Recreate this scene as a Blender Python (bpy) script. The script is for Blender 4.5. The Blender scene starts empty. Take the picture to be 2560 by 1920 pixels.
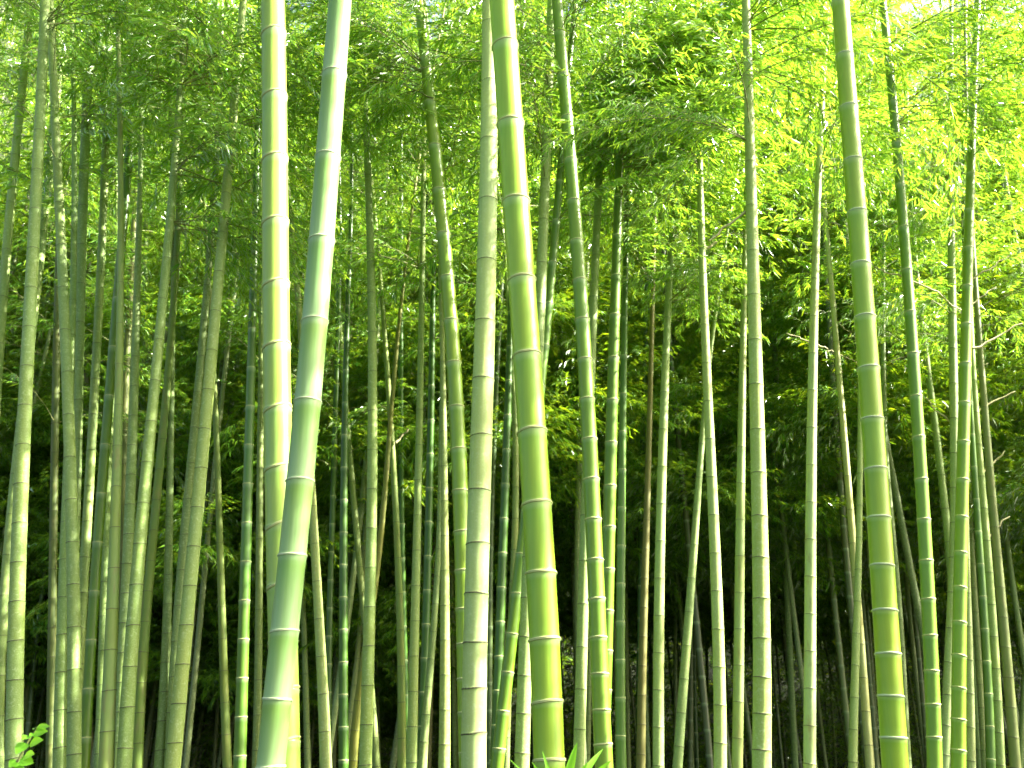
import bpy, math, random
import numpy as np
from mathutils import Vector, Matrix

# ------------------------------------------------------------------ camera, sky, sun, exposure
scene = bpy.context.scene
COL = scene.collection
W0, H0 = 2560.0, 1920.0
LENS = 35.0
FPX = W0 * LENS / 36.0
PITCH = math.radians(22.0)
EYE = 1.5
cam_d = bpy.data.cameras.new('camera')
cam = bpy.data.objects.new('camera', cam_d)
COL.objects.link(cam)
cam.location = (0, 0, EYE)
cam.rotation_euler = (math.radians(90) + PITCH, 0, 0)
cam_d.lens = LENS
cam_d.sensor_width = 36.0
cam_d.clip_start = 0.05
cam_d.clip_end = 2000
cam_d.dof.use_dof = True
cam_d.dof.focus_distance = 5.0
cam_d.dof.aperture_fstop = 5.6
scene.camera = cam

SUN_EL = math.radians(39)
SUN_AZ = math.radians(-6)          # from +x (right of the view) towards +y (behind the grove)
SUN_DIR = np.array([math.cos(SUN_EL) * math.cos(SUN_AZ), math.cos(SUN_EL) * math.sin(SUN_AZ), math.sin(SUN_EL)])
world = bpy.data.worlds.new('World')
scene.world = world
world.use_nodes = True
wn = world.node_tree
for n in list(wn.nodes):
    wn.nodes.remove(n)
sky = wn.nodes.new('ShaderNodeTexSky')
sky.sky_type = 'NISHITA'
sky.sun_disc = False
sky.sun_elevation = SUN_EL
sky.sun_rotation = math.radians(90) - SUN_AZ
sky.dust_density = 6.0
sky.air_density = 0.7
sky.ozone_density = 0.2
bg = wn.nodes.new('ShaderNodeBackground')
bg.inputs['Strength'].default_value = 0.085
wo = wn.nodes.new('ShaderNodeOutputWorld')
wn.links.new(sky.outputs[0], bg.inputs['Color'])
wn.links.new(bg.outputs[0], wo.inputs['Surface'])

sun_d = bpy.data.lights.new('sun', 'SUN')
sun_d.energy = 5.0
sun_d.angle = math.radians(0.53)
sun_d.color = (1.0, 0.95, 0.86)
sun = bpy.data.objects.new('sun', sun_d)
COL.objects.link(sun)
sun.rotation_euler = Vector(SUN_DIR).to_track_quat('Z', 'Y').to_euler()
sun.location = (20, 10, 30)

scene.view_settings.view_transform = 'Standard'
scene.view_settings.look = 'None'
scene.view_settings.gamma = 1.0
scene.view_settings.use_curve_mapping = False
scene.view_settings.exposure = 3.02
scene.render.engine = 'CYCLES'
cy = scene.cycles
cy.max_bounces = 7
cy.diffuse_bounces = 4
cy.glossy_bounces = 2
cy.transmission_bounces = 4
cy.transparent_max_bounces = 4
cy.sample_clamp_indirect = 6
cy.use_adaptive_sampling = True
cy.use_denoising = True
cy.caustics_reflective = False
cy.caustics_refractive = False

R = random.Random(7)
rng = np.random.default_rng(7)

# ------------------------------------------------------------------ helpers
CP, SP = math.cos(PITCH), math.sin(PITCH)


def ray(x, y):
    """direction of the line of sight through a photograph pixel"""
    u = (x - W0 / 2) / FPX
    v = (H0 / 2 - y) / FPX
    return np.array([u, CP - v * SP, SP + v * CP])


def at(x, y, Y, lean=0.0):
    """world point where that line meets the plane  y = Y + lean*z ; second value = depth along the view"""
    d = ray(x, y)
    t = (Y + lean * EYE) / (d[1] - lean * d[2])
    return np.array([d[0] * t, d[1] * t, EYE + d[2] * t]), t


def empty(name, loc, label=None, cat=None, group=None):
    o = bpy.data.objects.new(name, None)
    o.location = loc
    o.empty_display_size = 0.1
    COL.objects.link(o)
    tag(o, label, cat, group)
    return o


def tag(o, label=None, cat=None, group=None, kind=None):
    if label: o['label'] = label
    if cat: o['category'] = cat
    if group: o['group'] = group
    if kind: o['kind'] = kind
    return o


def link(name, me, parent=None, mats=None):
    o = bpy.data.objects.new(name, me)
    COL.objects.link(o)
    if parent: o.parent = parent
    return o


def mesh_np(name, V, F, mat, smooth=True, attrs=None):
    """V (n,3), F list of arrays (m,k)"""
    me = bpy.data.meshes.new(name)
    V = np.asarray(V, dtype=np.float32)
    me.vertices.add(len(V))
    me.vertices.foreach_set('co', V.ravel())
    F = [np.asarray(f, dtype=np.int32) for f in F if len(f)]
    nl = sum(f.size for f in F)
    npoly = sum(len(f) for f in F)
    me.loops.add(nl)
    me.loops.foreach_set('vertex_index', np.concatenate([f.ravel() for f in F]))
    me.polygons.add(npoly)
    tot = np.concatenate([np.full(len(f), f.shape[1], dtype=np.int32) for f in F])
    start = np.concatenate([[0], np.cumsum(tot)[:-1]]).astype(np.int32)
    me.polygons.foreach_set('loop_start', start)
    me.polygons.foreach_set('loop_total', tot)
    if smooth:
        me.polygons.foreach_set('use_smooth', np.ones(npoly, dtype=bool))
    for k, a in (attrs or {}).items():
        at_ = me.attributes.new(k, 'FLOAT', 'POINT')
        at_.data.foreach_set('value', np.asarray(a, dtype=np.float32))
    me.update(calc_edges=True)
    me.validate()
    if mat: me.materials.append(mat)
    return me


# ------------------------------------------------------------------ materials
def newmat(name):
    m = bpy.data.materials.new(name)
    m.use_nodes = True
    nt = m.node_tree
    for n in list(nt.nodes): nt.nodes.remove(n)
    out = nt.nodes.new('ShaderNodeOutputMaterial')
    return m, nt, out


class NT:
    def __init__(s, nt): s.nt = nt

    def n(s, t, **kw):
        n = s.nt.nodes.new(t)
        for k, v in kw.items(): setattr(n, k, v)
        return n

    def l(s, a, b): s.nt.links.new(a, b)

    def mix(s, fac, a, b, mode='MIX'):
        m = s.n('ShaderNodeMix', data_type='RGBA', blend_type=mode)
        for sock, v in ((m.inputs[0], fac), (m.inputs[6], a), (m.inputs[7], b)):
            if hasattr(v, 'links') or hasattr(v, 'is_output'): s.l(v, sock)
            elif isinstance(v, (int, float)): sock.default_value = v
            else: sock.default_value = (*v, 1)
        return m.outputs[2]

    def math(s, op, a, b=None, c=None, clamp=False):
        m = s.n('ShaderNodeMath', operation=op, use_clamp=clamp)
        for i, v in enumerate((a, b, c)):
            if v is None: continue
            if isinstance(v, (int, float)): m.inputs[i].default_value = v
            else: s.l(v, m.inputs[i])
        return m.outputs[0]

    def ramp(s, fac, stops, interp='LINEAR'):
        r = s.n('ShaderNodeValToRGB')
        r.color_ramp.interpolation = interp
        e = r.color_ramp.elements
        while len(e) < len(stops): e.new(0.5)
        for el, (p, c) in zip(e, stops):
            el.position = p
            el.color = (c, c, c, 1) if isinstance(c, (int, float)) else (*c, 1)
        s.l(fac, r.inputs[0])
        return r.outputs[0]

    def noise(s, vec, scale, detail=3, rough=0.55):
        n = s.n('ShaderNodeTexNoise')
        n.inputs['Scale'].default_value = scale
        n.inputs['Detail'].default_value = detail
        n.inputs['Roughness'].default_value = rough
        if vec is not None: s.l(vec, n.inputs['Vector'])
        return n.outputs['Fac']


def culm_material(name, kind):
    m, nt, out = newmat(name)
    t = NT(nt)
    info = t.n('ShaderNodeObjectInfo')
    tc = t.n('ShaderNodeTexCoord')
    iv = t.n('ShaderNodeAttribute', attribute_name='internode').outputs['Fac']
    rnd = t.n('ShaderNodeAttribute', attribute_name='variation').outputs['Fac']
    mp = t.n('ShaderNodeMapping')
    mp.inputs['Scale'].default_value = (70, 70, 2.2)
    t.l(tc.outputs['Object'], mp.inputs['Vector'])
    streak = t.noise(mp.outputs[0], 1.0, 4, 0.6)
    mp2 = t.n('ShaderNodeMapping')
    mp2.inputs['Scale'].default_value = (9, 9, 2.5)
    t.l(tc.outputs['Object'], mp2.inputs['Vector'])
    blotch = t.noise(mp2.outputs[0], 1.0, 3, 0.55)
    fine = t.noise(tc.outputs['Object'], 150, 3, 0.7)
    base = info.outputs['Color']
    # per-internode tint
    c = t.mix(t.math('MULTIPLY', rnd, 0.45), base, t.mix(1.0, base, (1.2, 1.0, 0.5), 'MULTIPLY'))
    c = t.mix(t.ramp(streak, [(0.3, 0.45), (0.6, 0.0)]), c, t.mix(1.0, c, (0.72, 0.82, 0.6), 'MULTIPLY'))
    c = t.mix(t.ramp(blotch, [(0.42, 0.0), (0.7, 0.5)]), c, t.mix(1.0, c, (1.2, 1.05, 0.7), 'MULTIPLY'))
    rough = 0.38
    if kind == 'green':
        bloom = t.ramp(iv, [(0.0, 0.25), (0.05, 0.0), (0.86, 0.0), (0.965, 0.4), (1.0, 0.8)])
        c = t.mix(t.math('MULTIPLY', bloom, 0.72), c, (0.36, 0.48, 0.27))
        shade = t.ramp(iv, [(0.0, 0.0), (0.6, 0.10), (0.88, 0.38), (0.97, 0.0)])  # deeper, cooler green towards the top of each internode, fading before the node
        c = t.mix(shade, c, t.mix(1.0, c, (0.6, 0.86, 0.8), 'MULTIPLY'))
    elif kind == 'bloom':
        b = t.ramp(iv, [(0.0, 0.85), (0.3, 0.62), (0.62, 0.28), (0.84, 0.02), (0.9, 0.15), (0.955, 0.8), (1.0, 1.0)])
        b = t.math('MULTIPLY', b, t.ramp(streak, [(0.25, 0.55), (0.6, 1.0)]))
        b = t.math('MULTIPLY', b, t.ramp(blotch, [(0.3, 0.6), (0.6, 1.0)]))
        c = t.mix(b, c, (0.25, 0.38, 0.17))
        rough = 0.5
    elif kind == 'pale':
        sp = t.ramp(fine, [(0.42, 0.0), (0.62, 0.65)])
        c = t.mix(sp, c, t.mix(0.55, c, (0.34, 0.45, 0.19)))
        fine2 = t.noise(tc.outputs['Object'], 38, 4, 0.7)
        c = t.mix(t.ramp(fine2, [(0.54, 0.0), (0.66, 0.4)]), c, (0.42, 0.51, 0.26))
        c = t.mix(t.ramp(iv, [(0.0, 0.0), (0.80, 0.0), (0.95, 0.22), (1.0, 0.5)]), c, t.mix(1.0, c, (0.7, 0.78, 0.65), 'MULTIPLY'))
        rough = 0.6
    elif kind == 'stained':
        st = t.noise(mp2.outputs[0], 1.6, 5, 0.7)
        c = t.mix(t.ramp(st, [(0.52, 0.0), (0.66, 0.6)]), c, (0.20, 0.19, 0.06))
        rough = 0.6
    bs = t.n('ShaderNodeBsdfPrincipled')
    t.l(c, bs.inputs['Base Color'])
    bs.inputs['Roughness'].default_value = rough
    bs.inputs['Specular IOR Level'].default_value = 0.38
    bs.inputs['Sheen Weight'].default_value = {'green': .0, 'bloom': .06, 'pale': .03, 'stained': .03}[kind]
    bs.inputs['Sheen Roughness'].default_value = 0.45
    bs.inputs['Coat Weight'].default_value = 0.04 if kind in ('green', 'bloom') else 0.0
    bs.inputs['Coat Roughness'].default_value = 0.22
    bump = t.n('ShaderNodeBump')
    bump.inputs['Strength'].default_value = 0.12
    bump.inputs['Distance'].default_value = 0.004
    t.l(streak, bump.inputs['Height'])
    t.l(bump.outputs[0], bs.inputs['Normal'])
    t.l(bs.outputs[0], out.inputs['Surface'])
    return m


def simple(name, col, rough=0.6, var=0.3, scale=30):
    m, nt, out = newmat(name)
    t = NT(nt)
    tc = t.n('ShaderNodeTexCoord')
    f = t.noise(tc.outputs['Object'], scale, 4, 0.6)
    c = t.mix(t.ramp(f, [(0.35, 0.0), (0.65, 1.0)]), tuple(v * (1 - var) for v in col), tuple(min(1, v * (1 + var)) for v in col))
    bs = t.n('ShaderNodeBsdfPrincipled')
    t.l(c, bs.inputs['Base Color'])
    bs.inputs['Roughness'].default_value = rough
    t.l(bs.outputs[0], out.inputs['Surface'])
    return m


def leaf_material(name, refl, trans, gloss=0.35):
    m, nt, out = newmat(name)
    t = NT(nt)
    g = t.n('ShaderNodeNewGeometry')
    rnd = g.outputs['Random Per Island']
    def vary(c):
        a = tuple(v * k for v, k in zip(c, (0.55, 0.72, 0.8)))
        b = tuple(min(1, v * k) for v, k in zip(c, (1.6, 1.2, 1.0)))
        return t.mix(rnd, a, b)
    d = t.n('ShaderNodeBsdfDiffuse'); t.l(vary(refl), d.inputs[0])
    tr = t.n('ShaderNodeBsdfTranslucent'); t.l(vary(trans), tr.inputs[0])
    gl = t.n('ShaderNodeBsdfGlossy'); gl.inputs['Roughness'].default_value = 0.38
    gl.inputs[0].default_value = (0.9, 0.95, 0.9, 1)
    add = t.n('ShaderNodeAddShader')
    t.l(d.outputs[0], add.inputs[0]); t.l(tr.outputs[0], add.inputs[1])
    fr = t.n('ShaderNodeFresnel'); fr.inputs[0].default_value = 1.42
    mx = t.n('ShaderNodeMixShader')
    t.l(t.math('MULTIPLY', fr.outputs[0], gloss), mx.inputs[0])
    t.l(add.outputs[0], mx.inputs[1]); t.l(gl.outputs[0], mx.inputs[2])
    t.l(mx.outputs[0], out.inputs['Surface'])
    return m


MAT = {k: culm_material('bamboo_' + k, k) for k in ('green', 'bloom', 'pale', 'stained')}
M_RING_CREAM = simple('node_cream', (0.36, 0.40, 0.15), 0.6, 0.2, 60)
M_RING_WHITE = simple('node_white', (0.42, 0.50, 0.27), 0.6, 0.15, 60)
M_RING_DARK = simple('node_dark', (0.07, 0.065, 0.03), 0.8, 0.5, 90)
M_LEAF = leaf_material('bamboo_leaf', (0.095, 0.235, 0.022), (0.185, 0.33, 0.020), 0.42)  # near leaf colour lifted to brighten the sunlit sprays
M_LEAF_FAR_SHADED = leaf_material('bamboo_leaf_far_shaded', (0.066, 0.17, 0.009), (0.135, 0.23, 0.006))  # darker copy of the leaf colour, standing in for shade on the backdrop
M_TWIG = simple('twig_bark', (0.17, 0.19, 0.06), 0.7, 0.3, 20)
M_DEAD = simple('dry_twig', (0.42, 0.38, 0.20), 0.8, 0.25, 40)
M_BROAD = leaf_material('broad_leaf', (0.09, 0.27, 0.02), (0.13, 0.32, 0.012))
M_SOIL = simple('leaf_litter', (0.018, 0.026, 0.008), 0.95, 0.5, 3)
M_HILL = simple('hill_undergrowth', (0.03, 0.06, 0.012), 0.95, 0.6, 1.5)

# ------------------------------------------------------------------ ground
def ground_z(x, y):
    r = np.sqrt(np.asarray(x, float) ** 2 + np.asarray(y, float) ** 2)
    up = np.clip((r - 30) / 45, 0, 1)
    k = np.asarray(x, float) / (np.abs(np.asarray(y, float)) + 1e-6)
    q = np.clip((k - .36) / .25, 0, 1)
    up = up * up * (3 - 2 * up) * (60 - 22 * q * q * (3 - 2 * q)) * (np.asarray(y, float) > 0) * np.clip(np.asarray(y, float) / (r + 1e-6) * 1.6, 0, 1)
    return up + 0.06 * np.sin(np.asarray(x) * 0.9) * np.cos(np.asarray(y) * 0.7)


def build_ground():
    g = np.concatenate([-np.geomspace(900, 40, 14), np.linspace(-36, 36, 73), np.geomspace(40, 900, 14)])
    X, Y = np.meshgrid(g, g, indexing='ij')
    Z = ground_z(X, Y)
    n = len(g)
    V = np.stack([X.ravel(), Y.ravel(), Z.ravel()], 1)
    i, j = np.meshgrid(np.arange(n - 1), np.arange(n - 1), indexing='ij')
    a = (i * n + j).ravel()
    F = np.stack([a, a + n, a + n + 1, a + 1], 1)
    o = link('ground', mesh_np('ground', V, [F], M_SOIL))
    tag(o, kind='structure')


build_ground()

# ------------------------------------------------------------------ foliage meshes
def unit(v):
    return v / (np.linalg.norm(v, axis=-1, keepdims=True) + 1e-9)


def leaves_mesh(P, D, N, L, Wd, hi=True):
    """P base points, D directions, N rough normals, L lengths, Wd widths -> V, F"""
    S = unit(np.cross(D, N))
    N = unit(np.cross(S, D))
    L = L[:, None]; Wd = Wd[:, None]
    dr = np.array([0, 0, -1.0]) * L
    if hi:
        pts = [P,
               P + D * L * .22 + S * Wd * .42 + N * Wd * .18 + dr * .01,
               P + D * L * .62 + S * Wd * .40 + N * Wd * .16 + dr * .08,
               P + D * L + dr * .22,
               P + D * L * .62 - S * Wd * .40 + N * Wd * .16 + dr * .08,
               P + D * L * .22 - S * Wd * .42 + N * Wd * .18 + dr * .01]
        V = np.stack(pts, 1).reshape(-1, 3)
        b = np.arange(len(P))[:, None] * 6
        F = np.concatenate([b + np.array([0, 1, 2, 3]), b + np.array([0, 3, 4, 5])])
    else:
        pts = [P, P + D * L * .4 + S * Wd * .5 + N * Wd * .15, P + D * L + dr * .2, P + D * L * .4 - S * Wd * .5 + N * Wd * .15]
        V = np.stack(pts, 1).reshape(-1, 3)
        b = np.arange(len(P))[:, None] * 4
        F = np.concatenate([b + np.array([0, 1, 2]), b + np.array([0, 2, 3])])
    return V, F


def tube(P, rad, n=4):
    """P (k,3) path, rad (k,) -> V,F"""
    P = np.asarray(P, float)
    T = np.gradient(P, axis=0)
    T = unit(T)
    up = np.array([0, 0, 1.0]) if abs(T[0][2]) < 0.9 else np.array([1.0, 0, 0])
    A = unit(np.cross(T, up)); B = np.cross(T, A)
    ang = np.arange(n) / n * 2 * math.pi
    rad = np.broadcast_to(np.asarray(rad, float), (len(P),))
    V = (P[:, None] + rad[:, None, None] * (A[:, None] * np.cos(ang)[None, :, None] + B[:, None] * np.sin(ang)[None, :, None])).reshape(-1, 3)
    i, j = np.meshgrid(np.arange(len(P) - 1), np.arange(n), indexing='ij')
    a = (i * n + j).ravel(); b = (i * n + (j + 1) % n).ravel()
    return V, np.stack([a, b, b + n, a + n], 1)


class Acc:
    def __init__(s): s.V = []; s.F = []; s.n = 0

    def add(s, V, F):
        s.V.append(V); s.F.append(F + s.n); s.n += len(V)

    def get(s): return np.concatenate(s.V), np.concatenate(s.F)


def spray_data(r, L=1.5, twigs=16, leaf=0.090, droop=0.35, clusters=4):
    """arrays of one leafy branch growing along +x"""
    k = 9
    t = np.linspace(0, 1, k)
    wob = r.uniform(-.12, .12)
    ax = np.stack([t * L * .95, wob * L * t * t, L * (.30 * t - droop * t ** 2)], 1)
    wood = Acc()
    wood.add(*tube(ax, .006 * (1 - .75 * t), 3))
    P = []; D = []; LL = []
    for i in range(twigs):
        tt = .18 + .82 * (i + r.uniform(0, .6)) / twigs
        tt = min(tt, 1)
        p = np.array([np.interp(tt, t, ax[:, c]) for c in range(3)])
        side = 1 if i % 2 else -1
        a = math.radians(r.uniform(28, 68)) * side
        tl = L * r.uniform(.16, .34) * (1.15 - .5 * tt)
        d = unit(np.array([math.cos(a), math.sin(a), r.uniform(-.35, .25)]))
        q = np.linspace(0, 1, 4)[:, None]
        tw = p + d * tl * q + np.array([0, 0, -.22 * tl]) * q * q
        wood.add(*tube(tw, .0025 * (1.1 - q[:, 0] * .7), 3))
        for c in range(clusters):
            s = (c + 1) / clusters
            cp = p + d * tl * s + np.array([0, 0, -.22 * tl * s * s])
            for m in range(r.choice([2, 3, 3, 4])):
                b = math.radians(r.uniform(-62, 62))
                dd = np.array([d[0] * math.cos(b) - d[1] * math.sin(b), d[0] * math.sin(b) + d[1] * math.cos(b), d[2] - r.uniform(.05, .95)])
                P.append(cp); D.append(unit(dd)); LL.append(leaf * r.uniform(.6, 1.2))
    P = np.array(P); D = np.array(D); LL = np.array(LL)
    return wood.get(), P, D, LL


def leaf_normals(D, g):
    return unit(np.array([0, 0, 1.0]) + g.normal(0, .45, D.shape))


SPRAYS = []
for i in range(9):
    rr = random.Random(100 + i)
    gg = np.random.default_rng(100 + i)
    (wv, wf), P, D, LL = spray_data(rr, L=rr.uniform(1.2, 1.7), twigs=rr.randint(15, 20), droop=rr.uniform(.3, .6), clusters=6)
    N = leaf_normals(D, gg)
    Wd = LL * gg.uniform(.13, .19, len(LL))
    V, F = leaves_mesh(P, D, N, LL, Wd)
    SPRAYS.append(dict(wood=mesh_np('branch', wv, [wf], M_TWIG), leaves=mesh_np('foliage', V, [F], M_LEAF),
                       P=P, D=D, N=N, L=LL, W=Wd, wv=wv, wf=wf))


def rot_to(az, pitch, roll, s):
    return Matrix.Rotation(az, 4, 'Z') @ Matrix.Rotation(-pitch, 4, 'Y') @ Matrix.Rotation(roll, 4, 'X') @ Matrix.Scale(s, 4)


def merged_sprays(name, mats, mat, hi=False, wide=1.0, wood=False, keep=1.0):
    """join many placed sprays into one mesh"""
    Vs = Acc(); Ws = Acc()
    for M, k in mats:
        sp = SPRAYS[k]
        A = np.array(M)
        r3 = A[:3, :3]
        sc = np.linalg.norm(r3[:, 0])
        sel = rng.random(len(sp['P'])) < keep if keep < 1 else slice(None)
        P = sp['P'][sel] @ r3.T + A[:3, 3]
        D = unit(sp['D'][sel] @ r3.T)
        N = unit(sp['N'][sel] @ r3.T)
        V, F = leaves_mesh(P, D, N, sp['L'][sel] * sc * math.sqrt(wide), sp['W'][sel] * sc * wide, hi)
        Vs.add(V, F)
        if wood: Ws.add(sp['wv'] @ r3.T + A[:3, 3], sp['wf'])
    V, F = Vs.get()
    if not wood:
        return mesh_np(name, V, [F], mat)
    n = len(V)
    wv, wf = Ws.get()
    me = mesh_np(name, np.concatenate([V, wv]), [F, wf + n], mat)
    me.materials.append(M_TWIG)
    idx = np.zeros(len(F) + len(wf), dtype=np.int32); idx[len(F):] = 1
    me.polygons.foreach_set('material_index', idx)
    return me


# ------------------------------------------------------------------ node rings
def ring_mesh(name, mat, bulge, half, wave):
    prof = [(.99, -half * 1.9), (1 + bulge * .75, -half * 1.2), (1 + bulge, -half * .7), (1 + bulge * .2, -half * .1), (1 + bulge * .8, half * .6), (1 + bulge * .5, half * 1.2), (.99, half * 2.0)]
    n = 20
    V = []
    for (r_, z) in prof:
        for a in range(n):
            th = a / n * 2 * math.pi
            V.append((r_ * math.cos(th), r_ * math.sin(th), z + wave * math.sin(th * 2 + 1) + wave * .6 * math.sin(th * 5)))
    F = [(i * n + j, i * n + (j + 1) % n, (i + 1) * n + (j + 1) % n, (i + 1) * n + j) for i in range(len(prof) - 1) for j in range(n)]
    return mesh_np(name, np.array(V), [np.array(F)], mat)


RINGS = {'cream': [ring_mesh('node', M_RING_CREAM, .075, .055, w) for w in (.01, .02)],
         'white': [ring_mesh('node', M_RING_WHITE, .06, .045, w) for w in (.01, .02)],
         'dark': [ring_mesh('node', M_RING_DARK, .035, .035, w) for w in (.012, .02)]}


# ------------------------------------------------------------------ culms
def culm_mesh(P, Rr, nodes_s, S, seg, seed):
    """P(s) path sampled at S (cumulative length); nodes_s = arc positions of nodes"""
    r = random.Random(seed)
    fr = np.array([0, .015, .05, .25, .5, .75, .93, .975, 1.0])
    fl = np.array([1.035, 1.01, .992, .99, .99, .992, 1.0, 1.02, 1.05])
    ang = np.arange(seg) / seg * 2 * math.pi
    Vs = []; Fs = []; IV = []; RN = []
    n0 = 0
    for a, b in zip(nodes_s[:-1], nodes_s[1:]):
        s = a + (b - a) * fr
        C = np.stack([np.interp(s, S, P[:, c]) for c in range(3)], 1)
        # each internode is a straight piece
        C = C[0] + (C[-1] - C[0]) * fr[:, None]
        rad = np.interp(s, S, Rr) * fl
        T = unit(C[-1] - C[0])
        A = unit(np.cross(T, np.array([0, 1.0, 0]))); B = np.cross(T, A)
        V = C[:, None] + rad[:, None, None] * (A * np.cos(ang)[:, None] + B * np.sin(ang)[:, None])[None]
        Vs.append(V.reshape(-1, 3))
        i, j = np.meshgrid(np.arange(len(fr) - 1), np.arange(seg), indexing='ij')
        q = (i * seg + j).ravel(); w = (i * seg + (j + 1) % seg).ravel()
        Fs.append(np.stack([q, w, w + seg, q + seg], 1) + n0)
        n0 += V.shape[0] * seg
        IV.append(np.repeat(fr, seg)); RN.append(np.full(len(fr) * seg, r.random()))
    return mesh_np('culm', np.concatenate(Vs), [np.concatenate(Fs)], None, True,
                   {'internode': np.concatenate(IV), 'variation': np.concatenate(RN)})


GAPS = []      # (point, radius) where direct sun reaches


def sunblocked(p, shrink=0.0):
    """True when a branch centred at p would shade one of the sun gaps"""
    p = np.asarray(p)
    for T, rr_, t0 in GAPS:
        if shrink and t0 > 1: continue
        v = p - T
        t = float(v @ SUN_DIR)
        if t > t0 and np.linalg.norm(v - SUN_DIR * t) < rr_ - shrink:
            return True
    return False


CULMS = []


def add_branches(root, P, Rr, S, nodes, zlo, zhi, step, scale, seed, dens=1.0, azf=None):
    r = random.Random(seed)
    cnt = 0
    for k, s in enumerate(nodes):
        p = np.array([np.interp(s, S, P[:, c]) for c in range(3)])
        if p[2] < zlo or p[2] > zhi: continue
        for q in range(2):
            if r.random() > dens: continue
            az = r.uniform(0, 2 * math.pi) if azf is None else azf + r.gauss(0, .9)
            pit = math.radians(r.uniform(-5, 35))
            sc = scale * r.uniform(.7, 1.25)
            M = Matrix.Translation(Vector(p)) @ rot_to(az, pit, r.uniform(-.5, .5), sc)
            cen = np.array(M @ Vector((.8, 0, 0)))
            if sunblocked(cen): continue
            sp = SPRAYS[r.randrange(len(SPRAYS))]
            b = link('branch', sp['wood'], root)
            b.matrix_local = Matrix.Translation(-root.location) @ M
            f = link('foliage', sp['leaves'], b)
            f['kind'] = 'stuff'
            cnt += 1
    return cnt


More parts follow.
